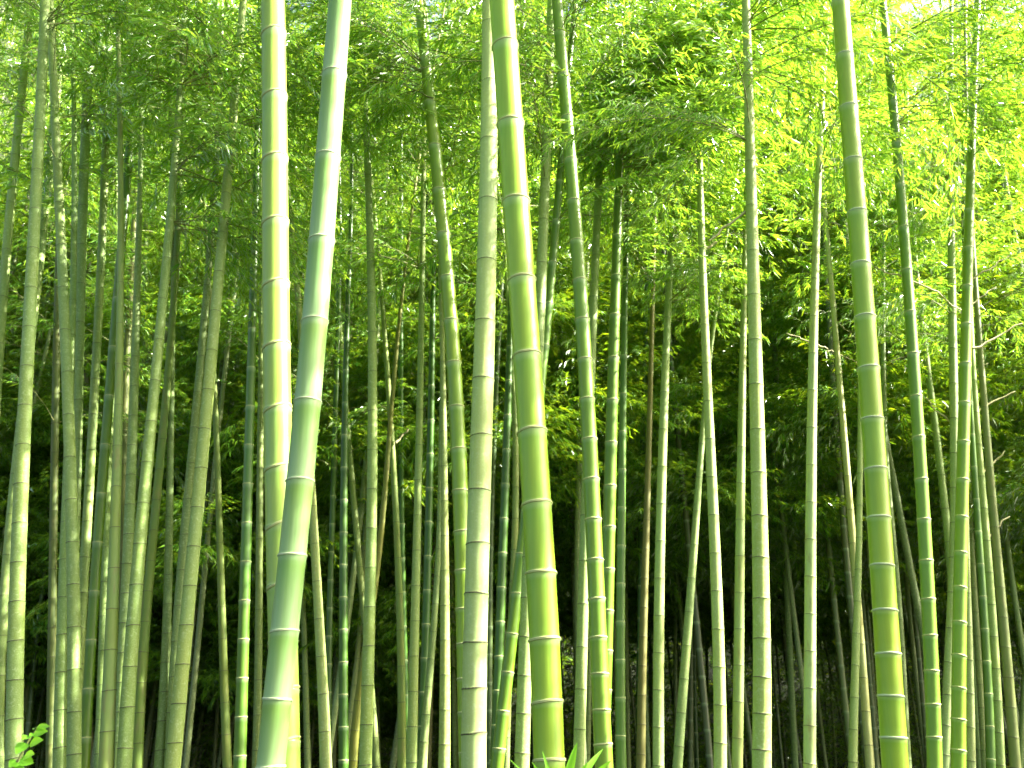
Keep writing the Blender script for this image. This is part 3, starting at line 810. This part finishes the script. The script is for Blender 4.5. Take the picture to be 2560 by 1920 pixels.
   [(1749,0,11),(1747,174,12),(1748,300),(1751,436,15),(1753,532),(1755,617,19),(1757,719,20),(1760,816),(1765,910,22),(1770,1005),(1775,1099),(1780,1196,25),(1785,1293,26),(1789,1388),(1792,1483),(1795,1575,29),(1796,1665),(1798,1751),(1800,1834,32),(1802,1915,33)]),
 C('whitish bamboo culm close left of the stout pale green one', 'stained', (0.32,0.41,0.23), 'dark', 91, 1118,
   [(1866,400,9),(1863,560,11),(1861,670,13),(1861,756),(1857,848,17),(1856,938),(1855,1028,19),(1854,1118),(1852,1209),(1850,1299,22),(1849,1391),(1849,1479,24),(1848,1571),(1847,1663),(1846,1753,27),(1844,1842),(1843,1915,28)]),
 # ---- right block
 C('white barked looking bamboo culm with rusty stains, upright, left of the crossing tan one', 'stained', (0.42,0.51,0.33), 'dark', 93, 1257,
   [(2070,0,10),(2063,174,11),(2056,270,13),(2047,405,16),(2043,475),(2040,559,20),(2037,698,21),(2035,783,22),(2033,874),(2031,968,23),(2030,1064),(2029,1161),(2028,1257,25),(2027,1351,26),(2026,1446),(2025,1538,28),(2024,1632),(2024,1723,30),(2024,1812),(2025,1900,32)]),
 C('slim tan bamboo culm leaning left upwards, left of the stoutest right-hand culm', 'pale', (0.44,0.42,0.26), 'dark', 84, 1107,
   [(2020,0,8),(2024,39),(2036,193,9),(2051,386,10),(2062,540,11),(2070,633,12),(2077,690,13),(2084,767,14),(2091,856),(2097,941),(2105,1026,16),(2113,1107),(2120,1192,17),(2126,1280,17),(2131,1363),(2139,1446),(2146,1527,19),(2152,1608),(2158,1688),(2164,1766,21),(2170,1842),(2175,1913,23)]),
 C('pale bamboo culm crossing behind the slim tan one', 'pale', (0.30,0.38,0.18), 'dark', 80, 1344,
   [(2151,800,10),(2150,1000,12),(2150,1172,13),(2149,1261,15),(2148,1344,16),(2145,1440,17),(2141,1540),(2138,1667,20),(2136,1745,21),(2134,1823,22),(2132,1900,23)]),
 C('dull shaded bamboo culm just behind the right side of the stoutest right-hand culm', 'pale', (0.17,0.22,0.11), 'dark', 70, 1620,
   [(2210,1000,13),(2225,1280,15),(2238,1400),(2246,1500,17),(2252,1620),(2257,1690),(2262,1760),(2268,1900,19)]),
 C('pale upright bamboo culm fading up into bright leaves left of the dry twigs', 'pale', (0.28,0.36,0.18), 'dark', 87, 960,
   [(2376,39,10),(2379,154,11),(2380,231,12),(2376,500,16),(2376,617,18),(2378,709,20),(2382,794),(2384,883,21),(2386,960,21),(2386,1047,21),(2385,1134,21),(2384,1300),(2380,1500,22)]),
 C('dim green bamboo culm leaning left upwards between two green cream-ringed ones', 'pale', (0.20,0.28,0.10), 'dark', 84, 1188,
   [(2285,600,11),(2300,760,12),(2312,871,14),(2329,987,16),(2342,1103,17),(2352,1188,18),(2362,1273,18),(2369,1322),(2378,1430),(2384,1550),(2390,1800,19)]),
 C('pale leaning bamboo culm with dark nodes right of the bright green twiggy one', 'pale', (0.28,0.37,0.14), 'dark', 80, 1352,
   [(2424,650,11),(2428,780,12),(2430,871),(2432,952,15),(2437,1033,17),(2446,1111,18),(2453,1192,19),(2460,1280,20),(2466,1352),(2472,1434),(2478,1514,20),(2484,1594),(2488,1673),(2493,1749,21),(2497,1825),(2501,1897,23)]),
 C('blue-green bamboo culm with cream nodes under the pale leaning one at right', 'green', (0.09,0.19,0.07), 'cream', 81, 1492,
   [(2420,900,11),(2430,1060,13),(2435,1165,15),(2439,1246,16),(2445,1328,17),(2452,1411),(2458,1492),(2463,1573,19),(2466,1653),(2470,1733),(2474,1814,21),(2477,1893,24)]),
 C('mottled grey-olive bamboo culm leaning left upwards, nearest the right edge', 'stained', (0.18,0.22,0.09), 'dark', 75, 1544,
   [(2440,750,13),(2455,900,15),(2464,1064,17),(2472,1180,19),(2483,1280,20),(2497,1402,21),(2502,1469),(2507,1544,22),(2514,1616),(2520,1691),(2526,1766,25),(2533,1843),(2539,1913,27)]),
 C('pale bamboo culm low behind the foot of the bright green twiggy culm', 'pale', (0.28,0.33,0.18), 'dark', 84, 1735,
   [(2415,1250,12),(2419,1473,15),(2423,1654,18),(2425,1735,20),(2426,1820,22),(2427,1903,24)]),
 C('short looking dim bamboo culm low between pale and blue-green culms at right', 'pale', (0.18,0.25,0.11), 'dark', 66, 1743,
   [(2430,1500,12),(2435,1650,13),(2439,1743,14),(2448,1878,16),(2450,1915,16)]),
 C('dull yellowish bamboo culm behind the blue-green one at right', 'pale', (0.18,0.21,0.07), 'dark', 60, 1411,
   [(2418,1100,12),(2425,1300,14),(2431,1411,15),(2435,1477),(2439,1534,15),(2446,1650,16)]),
 C('pale green bamboo culm just entering at the lower right corner', 'pale', (0.22,0.30,0.12), 'dark', 74, 1850,
   [(2566,1600,12),(2559,1720,13),(2554,1850),(2551,1915,14)]),
]

CULM_BY = {}
for i, c in enumerate(DATA):
    CULM_BY[i] = build_culm(c, i)

def idx_of(text):
    for i, c in enumerate(DATA):
        if text in c['label']: return i
    raise KeyError(text)

# sunlit gaps: places on culms and on the leafy boughs that direct sun reaches
def gap(text, ys, rad=.55):
    inf = CULM_BY[idx_of(text)]
    z = inf['P']
    for y in ys:
        # find point on the culm seen at this row
        best = None
        for p in z:
            v = (p - np.array([0, 0, EYE]))
            f = v[1] * CP + v[2] * SP; up = -v[1] * SP + v[2] * CP
            py = H0 / 2 - FPX * up / max(f, .1)
            if best is None or abs(py - y) < best[0]: best = (abs(py - y), p)
        GAPS.append((best[1], rad + .65, .3))

gap('thick light green', range(-150, 740, 60), .25)
gap('continuous white glaring', range(560, 1600, 80), .2)
gap('brilliant pale', range(500, 1900, 140), .15)
gap('sunlit foot', range(1150, 1920, 90), .2)
gap('foot blazing white', range(1560, 1920, 90), .2)
gap('bright edged foot', range(1560, 1920, 90), .15)
gap('blazing white edge', range(850, 1920, 90), .25)
for x, y, Yd, rr_ in [(1650,170,9,1.3),(1800,250,9,1.3),(1600,300,9,1.3),(1750,420,9,1.2),(1850,350,9,1.2),(1600,480,9,1.1),(1650,650,9,.9),(2350,350,10,1.2),(2150,450,11,1.2),(1550,200,10,1.1),(1650,250,10,1.2),(1750,350,10,1.2),(1800,450,10,1.1),(1600,420,10,1.1),(1680,500,10,1),
                      (1600,660,10,.8),(1500,400,10,.8),(1950,200,11,1.2),(2000,450,11,1.0),(2200,300,11,1.2),(2300,500,11,1.1),
                      (2450,150,11,1.3),(2450,350,11,1.3),(2350,100,11,1.2),(2520,450,11,1.1),(2150,100,11,1.1),(2500,50,12,1.4),
                      (150,150,10,1.3),(350,250,10,1.3),(150,150,13,1.2),(350,250,13,1.2),(550,300,13,1.1),(250,450,14,1.1),(450,60,12,1.2),(100,350,12,1.0),(1000,150,8,.7),(1150,200,8,.7),(1100,100,8,.6),(900,180,8,.5)]:
    GAPS.append((at(x, y, Yd)[0], rr_ + (.7 if x > 1400 else .3), 2.2))

# ------------------------------------------------------------------ branches of the traced culms
for inf in CULMS:
    Y = inf['Y']
    r = random.Random(inf['idx'] + 900)
    if Y < 6: continue                      # the front culms are bare up to far above the frame
    ztop = inf['P'][-1][2]
    left = inf['org'][0] < -0.5
    zlo = r.uniform(6.6, 8.5) if left else r.uniform(6.3, 8.8)
    if Y > 12: zlo -= 1.2
    add_branches(inf['root'], inf['P'], inf['R'], inf['S'], inf['ns'], zlo, ztop + .1, 1, 1.0, inf['idx'], dens=.7 if left else .95)

# boughs hanging into the view, hand placed on chosen culms
def bough(text, y, az, pitch, sc, k, roll=0.0):
    inf = CULM_BY[idx_of(text)]
    best = None
    for p in inf['P']:
        v = (p - np.array([0, 0, EYE]))
        f = v[1] * CP + v[2] * SP; up = -v[1] * SP + v[2] * CP
        py = H0 / 2 - FPX * up / max(f, .1)
        if best is None or abs(py - y) < best[0]: best = (abs(py - y), p)
    M = Matrix.Translation(Vector(best[1])) @ rot_to(math.radians(az), math.radians(pitch), roll, sc)
    if sunblocked(np.array(M @ Vector((.8, 0, 0))), .45): return
    root = inf['root']
    sp = SPRAYS[k % len(SPRAYS)]
    b = link('branch', sp['wood'], root)
    b.matrix_local = Matrix.Translation(-root.location) @ M
    f = link('foliage', sp['leaves'], b)
    f['kind'] = 'stuff'

K = 0
for text, y, az0, n, sc in [
    ('continuous white glaring', 250, -10, 5, 1.2), ('continuous white glaring', 330, -20, 5, 1.15), ('continuous white glaring', 420, -15, 5, 1.1),
    ('continuous white glaring', 590, -10, 3, .8), ('blue-green bamboo culm with cream nodes right of the white', 380, 0, 5, 1.2),
    ('light grey-green bamboo culm crossing', 330, -20, 6, 1.3), ('light grey-green bamboo culm crossing', 160, -20, 6, 1.3),
    ('continuous white glaring', 215, -8, 13, 1.15), ('continuous white glaring', 395, -12, 14, 1.15), ('continuous white glaring', 640, -10, 11, .75),
    ('brilliant pale', 90, -25, 11, 1.0), ('brilliant pale', 330, 175, 11, 1.0), ('white barked', 330, -10, 13, 1.1), ('slim tan bamboo', 520, -5, 11, .9),
    ('fading up into bright leaves', 330, -5, 12, 1.1), ('dry twigs on its right', 180, 5, 12, 1.1), ('medium fresh green', 190, 178, 12, .9), ('slim light bamboo culm, very upright', 150, -10, 11, 1.0),
    ('continuous white glaring', 650, -5, 3, .75), ('light grey-green bamboo culm crossing', 430, -10, 4, 1.2), ('continuous white glaring', 470, -5, 4, 1.2),
    ('stout pale green', 330, 185, 4, .9), ('brilliant pale', 420, 170, 3, .9), ('slim tan bamboo', 560, -10, 3, .8), ('fading up into bright leaves', 560, 170, 4, .8),
    ('brilliant pale', 120, -30, 5, 1.1), ('brilliant pale', 300, 160, 4, 1.0), ('brilliant pale', 20, 170, 5, 1.1),
    ('medium fresh green', 180, 180, 5, 1.0), ('medium fresh green', 120, -30, 4, .9), ('slim light bamboo culm, very upright', 60, 190, 5, 1.2),
    ('slim light bamboo culm, very upright', 240, 200, 4, .9),
    ('white barked', 260, 20, 6, 1.2), ('white barked', 420, -20, 5, 1.1), ('slim tan bamboo', 150, 0, 5, 1.1), ('slim tan bamboo', 420, -10, 5, .9),
    ('fading up into bright leaves', 150, 10, 6, 1.2), ('fading up into bright leaves', 300, -20, 6, 1.2), ('fading up into bright leaves', 450, 180, 5, 1.0),
    ('dry twigs on its right', 60, 0, 5, 1.1), ('dry twigs on its right', 250, 20, 5, 1.1), ('dry twigs on its right', 380, 10, 4, 1.0),
    ('blazing white edge', 300, 10, 4, 1.0), ('blazing white edge', 120, 10, 5, 1.0),
    ('stout pale green', 60, 0, 4, 1.0), ('stout pale green', 180, 20, 4, .9),
    ('grey-green bamboo culm passing', 60, 10, 5, 1.0), ('grey-green bamboo culm passing', 200, 200, 4, .9),
    ('grey-green bamboo culm forking', 120, 0, 5, 1.1), ('grey-green bamboo culm forking', 300, 0, 5, 1.1),
    ('wide pale green', 60, -20, 5, 1.0), ('slim green bamboo culm crossing', 180, 20, 5, 1.0),
    ('grey-green bamboo culm running', 120, -10, 5, .9),
    ('slanting mid-green', 200, 0, 5, 1.2), ('slanting mid-green', 420, -10, 5, 1.1), ('slanting mid-green', 560, 10, 4, 1.0),
    ('pale slim bamboo culm bending', 250, 0, 5, 1.1), ('pale slim bamboo culm bending', 450, 0, 4, 1.0),
    ('shaded olive bamboo culm running', 600, 0, 5, 1.1), ('tall straight pale green', 200, 180, 4, 1.0), ('tall straight pale green', 330, 10, 4, .9),
    ('pale slanting bamboo', 150, 190, 5, 1.0), ('pale slanting bamboo', 320, 0, 4, .9),
    ('blue-green shaded', 200, 190, 5, 1.1), ('blue-green shaded', 420, 190, 5, 1.1),
    ('whitish green bamboo culm with dark nodes', 620, -20, 5, 1.0), ('whitish green bamboo culm with dark nodes', 760, 10, 4, .8),
    ('whitish bamboo culm close left', 700, 190, 5, .9), ('mottled grey-olive', 800, 0, 4, 1.0)]:
    for q in range(int(n * 1.7) if n < 11 else n):
        if n > 10:
            bough(text, y + R.uniform(-30, 30), az0 + R.uniform(-38, 38), R.uniform(0, 16), sc * R.uniform(.85, 1.15), K, R.uniform(-.4, .4)); K += 1; continue
        bough(text, y + R.uniform(-25, 25), az0 + R.uniform(-75, 75), R.uniform(-8, 22), sc * R.uniform(.8, 1.15), K, R.uniform(-.5, .5))
        K += 1

# ------------------------------------------------------------------ far grove: slim culms, each a thing with its own crown
def crown_mesh(seed, zlo, zhi, n):
    r = random.Random(seed)
    mats = []
    for i in range(n):
        z = zlo + (zhi - zlo) * min(1, max(0, (r.randrange(6) + .3 + r.gauss(0, .13)) / 5.6))
        M = Matrix.Translation((0, 0, z)) @ rot_to(r.uniform(0, 6.283), math.radians(r.uniform(-15, 30)), r.uniform(-.6, .6), r.uniform(.8, 1.3) * (1.15 - .35 * (z - zlo) / (zhi - zlo)))
        mats.append((M, r.randrange(len(SPRAYS))))
    return merged_sprays('foliage', mats, M_LEAF_FAR_SHADED, hi=False, wide=1.25, wood=False)


CROWNS = [crown_mesh(300 + i, *[(5.6, 16, 110), (6.6, 18, 110), (4.8, 15, 110), (7.4, 19, 115), (5.2, 14.5, 100), (6.2, 18.5, 120)][i]) for i in range(6)]


def far_culm_mesh(seed):
    r = random.Random(seed)
    H = r.uniform(15.5, 18)
    z = np.linspace(0, H, 40)
    P = np.stack([r.uniform(-.03, .03) * z + .25 * np.sin(z * .25 + r.random() * 6), np.zeros(40), z], 1)
    P -= P[0]
    Rr = np.interp(z, [0, H * .6, H], [.05, .038, .006])
    S = np.concatenate([[0], np.cumsum(np.linalg.norm(np.diff(P, axis=0), axis=1))])
    ns = [0]; d = .15
    while ns[-1] + d < S[-1]:
        ns.append(ns[-1] + d); d = min(.36, d + .02)
    return culm_mesh(P, Rr, np.array(ns), S, 8, seed)


FAR = []
for i in range(5):
    for mk in ('pale', 'green'):
        me = far_culm_mesh(40 + i); me.materials.append(MAT[mk]); FAR.append(me)
placed = []
tries = 0
while len(placed) < 285 and tries < 5000:
    tries += 1
    y = 14 + 20 * R.random() ** .85
    x = R.uniform(-.62, .62) * (y + 3)
    if any((x - a) ** 2 + (y - b) ** 2 < .5 for a, b in placed): continue
    placed.append((x, y))
    gz = float(ground_z(x, y)) - .05
    root = empty('bamboo', (x, y, gz), 'thin dim bamboo culm standing deep in the shaded grove behind the nearer culms', 'bamboo', 'thin culms deep in the grove')
    root.rotation_euler = (R.gauss(0, .015), R.gauss(0, .032), 0)
    o = link('culm', FAR[R.randrange(len(FAR))], root)
    o.rotation_euler[2] = R.uniform(0, 6.28)
    s = R.uniform(.75, 1.25)
    o.scale = (s, s, R.uniform(.95, 1.15))
    g = R.uniform(.5, 1.1)
    base = R.choice([(0.12, 0.17, 0.06), (0.08, 0.14, 0.04), (0.12, 0.16, 0.06), (0.18, 0.24, 0.10), (0.20, 0.28, 0.12)])
    o.color = (*[v * g for v in base], 1)
    f = link('foliage', CROWNS[R.randrange(len(CROWNS))], root)
    f.rotation_euler[2] = R.uniform(0, 6.28)
    if x < -1: f.location[2] = -R.uniform(1.0, 2.6)
    f['kind'] = 'stuff'

# farthest thicket, one mass
def thicket():
    mats = []
    r = random.Random(5)
    for i in range(5200):
        y = r.uniform(33, 66)
        x = r.uniform(-.62, .62) * (y + 2)
        gz = float(ground_z(x, y))
        z = max(gz, 0) + r.random() * (7 if i % 3 else 14)
        M = Matrix.Translation((x, y, z)) @ rot_to(r.uniform(0, 6.28), r.uniform(-.3, .5), r.uniform(-1, 1), r.uniform(1.9, 2.8))
        mats.append((M, r.randrange(len(SPRAYS))))
    for i in range(3200):
        y = r.uniform(24, 38)
        x = r.uniform(-.62, .62) * (y + 2)
        M = Matrix.Translation((x, y, float(ground_z(x, y)) + r.random() ** 1.3 * 4.5)) @ rot_to(r.uniform(0, 6.28), r.uniform(-.2, .6), r.uniform(-1, 1), r.uniform(1.0, 1.6))
        mats.append((M, r.randrange(len(SPRAYS))))
    me = merged_sprays('far_thicket', mats, M_LEAF_FAR_SHADED, hi=False, wide=1.25, keep=.28)
    o = link('bamboo_thicket', me)
    tag(o, 'distant mass of small bamboo leaves closing the view behind the grove', 'thicket', None, 'stuff')


thicket()

# canopy added out of view to shade the grove, left open along chosen sun rays
def canopy():
    mats = []
    r = random.Random(11)
    lim = math.tan(PITCH + math.radians(23.5))
    tries = 0
    while len(mats) < 1250 and tries < 20000:
        tries += 1
        x = r.uniform(-9, 17) if r.random() < .7 else r.uniform(1, 17); y = r.uniform(1.5, 15); z = r.uniform(7.5, 14)
        if z - EYE < lim * (y + 1.6) and abs(x) < .62 * y + 4: continue
        if abs(x) < 6 and y < 3 : continue
        p = np.array([x, y, z])
        M = Matrix.Translation((x, y, z)) @ rot_to(r.uniform(0, 6.28), r.uniform(-.2, .5), r.uniform(-.5, .5), r.uniform(.9, 1.4))
        if sunblocked(np.array(M @ Vector((.8, 0, 0)))): continue
        mats.append((M, r.randrange(len(SPRAYS))))
    n1 = 0  # second unseen leaf mass, added at the right to darken the far crowns
    while n1 < 2500:
        y = r.uniform(13, 40); x = r.uniform(.58 * y + 2.5, .58 * y + 22); z = r.uniform(6, 19)
        M = Matrix.Translation((x, y, z)) @ rot_to(r.uniform(0, 6.28), r.uniform(-.2, .5), r.uniform(-.5, .5), r.uniform(1.6, 2.4))
        n1 += 1
        if sunblocked(np.array(M @ Vector((.8, 0, 0)))): continue
        mats.append((M, r.randrange(len(SPRAYS))))
    me = merged_sprays('canopy', mats, M_LEAF, hi=False, wide=1.45, keep=.45)
    o = link('bamboo_canopy', me)
    tag(o, 'leafy bamboo canopy out of view overhead and to the right, added to shade the grove', 'canopy', None, 'stuff')
    print('canopy sprays', len(mats))


canopy()

# ------------------------------------------------------------------ bare dry twigs on culms
def twig(text, pts, rad=.006, mat=M_DEAD):
    inf = CULM_BY[idx_of(text)]
    root = inf['root']
    W = [at(x, y, inf['Y'] - .02)[0] - np.array(root.location) for x, y in pts]
    W = np.array(W)
    n = len(W)
    tt = np.linspace(0, n - 1, 8)
    Q = np.stack([np.interp(tt, np.arange(n), W[:, k]) for k in range(3)], 1)
    Q[1:-1] += rng.normal(0, .008, (6, 3))
    V, F = tube(Q, np.linspace(rad * 1.4, rad * .75, 8), 5)
    link('twig', mesh_np('twig', V, [F], mat), root)

def K5(a, b): return (1920 + a * .3858, 640 + b * .3858)
def L6(a, b): return (1920 + a * .3858, 1280 + b * .3858)
T1 = 'dry twigs on its right'
twig(T1, [K5(1330, 148), K5(1450, 75), K5(1565, 0)])
twig(T1, [K5(1325, 310), K5(1480, 200)], .005)
twig(T1, [K5(1325, 598), K5(1480, 525), K5(1650, 437)], .008)
twig('right of the bright green twiggy', [K5(1330, 750), K5(1425, 695)], .006)
twig('right of the bright green twiggy', [K5(1362, 1005), K5(1480, 935), K5(1602, 878)], .010)
twig('right of the bright green twiggy', [K5(1395, 1405), K5(1460, 1345), K5(1530, 1265)], .011)
twig('right of the bright green twiggy', [K5(1355, 1210), K5(1310, 1370)], .006)
twig('right of the bright green twiggy', [L6(1435, 158), L6(1490, 95), L6(1568, 30)], .011)
twig('blazing white edge', [K5(935, 165), K5(1080, 230), K5(1255, 352)], .007)
twig('blazing white edge', [K5(870, 135), K5(690, 68)], .006)
twig('blazing white edge', [K5(915, 640), K5(800, 690)], .005)
twig('fading up into bright leaves', [K5(1210, 1085), K5(1100, 1010), K5(1020, 915)], .009)
twig('fading up into bright leaves', [K5(1160, 450), K5(1000, 580)], .006)
twig('slim tan bamboo', [K5(470, 640), K5(575, 692)], .007)
twig('slim tan bamboo', [K5(395, 290), K5(370, 230)], .007)
twig('slim tan bamboo', [K5(455, 430), K5(560, 525)], .006)
twig('white barked', [K5(265, 555), K5(120, 500)], .006)
twig('white barked', [K5(325, 575), K5(425, 622)], .006)
twig('stout pale green', [(1280 + 1512 * .3858, 1372 * .3858), (1280 + 1390 * .3858, 1460 * .3858), (1280 + 1275 * .3858, 1560 * .3858)], .008)
twig('brilliant pale', [(1280 + 1250 * .3858, 1615 * .3858), (1280 + 1330 * .3858, 1570 * .3858)], .012)
twig('slim mottled', [(640 + 905 * .3858, 640 + 1210 * .3858), (640 + 987 * .3858, 640 + 1120 * .3858)], .012)
twig('grey-green bamboo culm forking', [(555 * .3858, 355 * .3858), (520 * .3858, 260 * .3858), (480 * .3858, 235 * .3858)], .010, M_TWIG)
twig('slanting mid-green', [(1390 * .3858, 600 * .3858), (1220 * .3858, 425 * .3858)], .007)
twig('medium fresh green', [(640 + 1150 * .3858, 635 * .3858), (640 + 1000 * .3858, 570 * .3858), (640 + 700 * .3858, 500 * .3858)], .005, M_TWIG)

# ------------------------------------------------------------------ foreground plants
def blade(p0, p1, width, parent, name='leaf', arch=.06, mat=M_BROAD, shape='blade'):
    p0 = np.array(p0); p1 = np.array(p1)
    n = 9
    t = np.linspace(0, 1, n)[:, None]
    d = p1 - p0
    L = np.linalg.norm(d)
    mid = p0 + d * t + np.array([0, 0, 1.0]) * arch * L * 4 * t * (1 - t)
    if shape == 'blade': w = np.interp(t[:, 0], [0, .12, .4, .8, 1], [.45, .9, 1, .55, .02])
    else: w = np.interp(t[:, 0], [0, .08, .3, .6, .85, 1], [.08, .55, .98, .9, .45, .02])
    side = unit(np.cross(d, np.array([0, -1.0, .35])))
    nrm = unit(np.cross(side, d))
    w = w[:, None] * width / 2
    V = np.concatenate([mid + side * w + nrm * w * .3, mid, mid - side * w + nrm * w * .3])
    i = np.arange(n - 1)
    F = np.concatenate([np.stack([i, i + 1, i + 1 + n, i + n], 1), np.stack([i + n, i + n + 1, i + 1 + 2 * n, i + 2 * n], 1)])
    o = link(name, mesh_np(name, V - np.array(parent.location), [F], mat), parent)
    return o

# blades in front of the thickest culm
Yp = 3.1
g0 = at(1400, 2060, Yp)[0]
base = empty('blade_plant', (g0[0], g0[1], 0.0), 'tuft of bright green blade leaves in front of the thickest culm', 'plant')
stemV, stemF = tube(np.array([(0, 0, 0), (0, .01, .6), (.0, 0, g0[2] - .03), (0, 0, g0[2] + .02)]), [.012, .01, .008, .004], 6)
link('stem', mesh_np('stem', stemV, [stemF], M_BROAD), base)
for bx, by, tx, ty, w in [(1395,2010,1356,1878,.020),(1405,1990,1443,1856,.040),(1415,2000,1508,1872,.034),(1420,2010,1530,1900,.034),(1390,2010,1330,1905,.022),
                          (1425,2030,1545,1925,.03),(1380,2020,1270,1895,.012),(1385,2020,1310,1925,.03),(1410,2000,1470,1905,.034),(1400,2010,1410,1925,.03),
                          (1395,2015,1372,1915,.026),(1430,2040,1580,1960,.03)]:
    a = at(bx, by, Yp)[0]; b = at(tx, ty, Yp + R.uniform(-.12, .12))[0]
    a = np.array([g0[0], g0[1], g0[2]]) * .6 + a * .4
    blade(a, b, w * .75, base)

# leafy sprig at the lower left corner
Ys = 2.7
s0 = at(-20, 2040, Ys)[0]
sprig = empty('leafy_sprig', (s0[0], s0[1], 0.0), 'sprig of small oval bright green leaves in the lower left corner', 'plant')
stem_px = [(-30, 2060), (10, 1960), (45, 1900), (75, 1845), (95, 1818)]
SPt = np.array([at(x, y, Ys)[0] for x, y in stem_px])
SPt = np.concatenate([[np.array([SPt[0][0] - .1, Ys, 0])], SPt]) - np.array(sprig.location)
V, F = tube(SPt, np.linspace(.006, .0015, len(SPt)), 5)
link('stem', mesh_np('stem', V, [F], M_TWIG), sprig)
for bx, by, tx, ty, w in [(90,1822,124,1816,.022),(82,1838,120,1828,.028),(74,1862,108,1850,.030),(60,1894,86,1886,.030),(88,1820,84,1824,.012),
                          (76,1842,55,1850,.03),(66,1858,40,1886,.040),(50,1900,84,1908,.036),(45,1905,22,1918,.036),(35,1918,60,1930,.04),(20,1935,-10,1950,.04),(86,1834,74,1842,.018)]:
    blade(at(bx, by, Ys)[0], at(tx, ty, Ys - R.uniform(0, .05))[0], w * .85, sprig, arch=.03, shape='oval')

print('objects', len(scene.objects), 'gaps', len(GAPS))
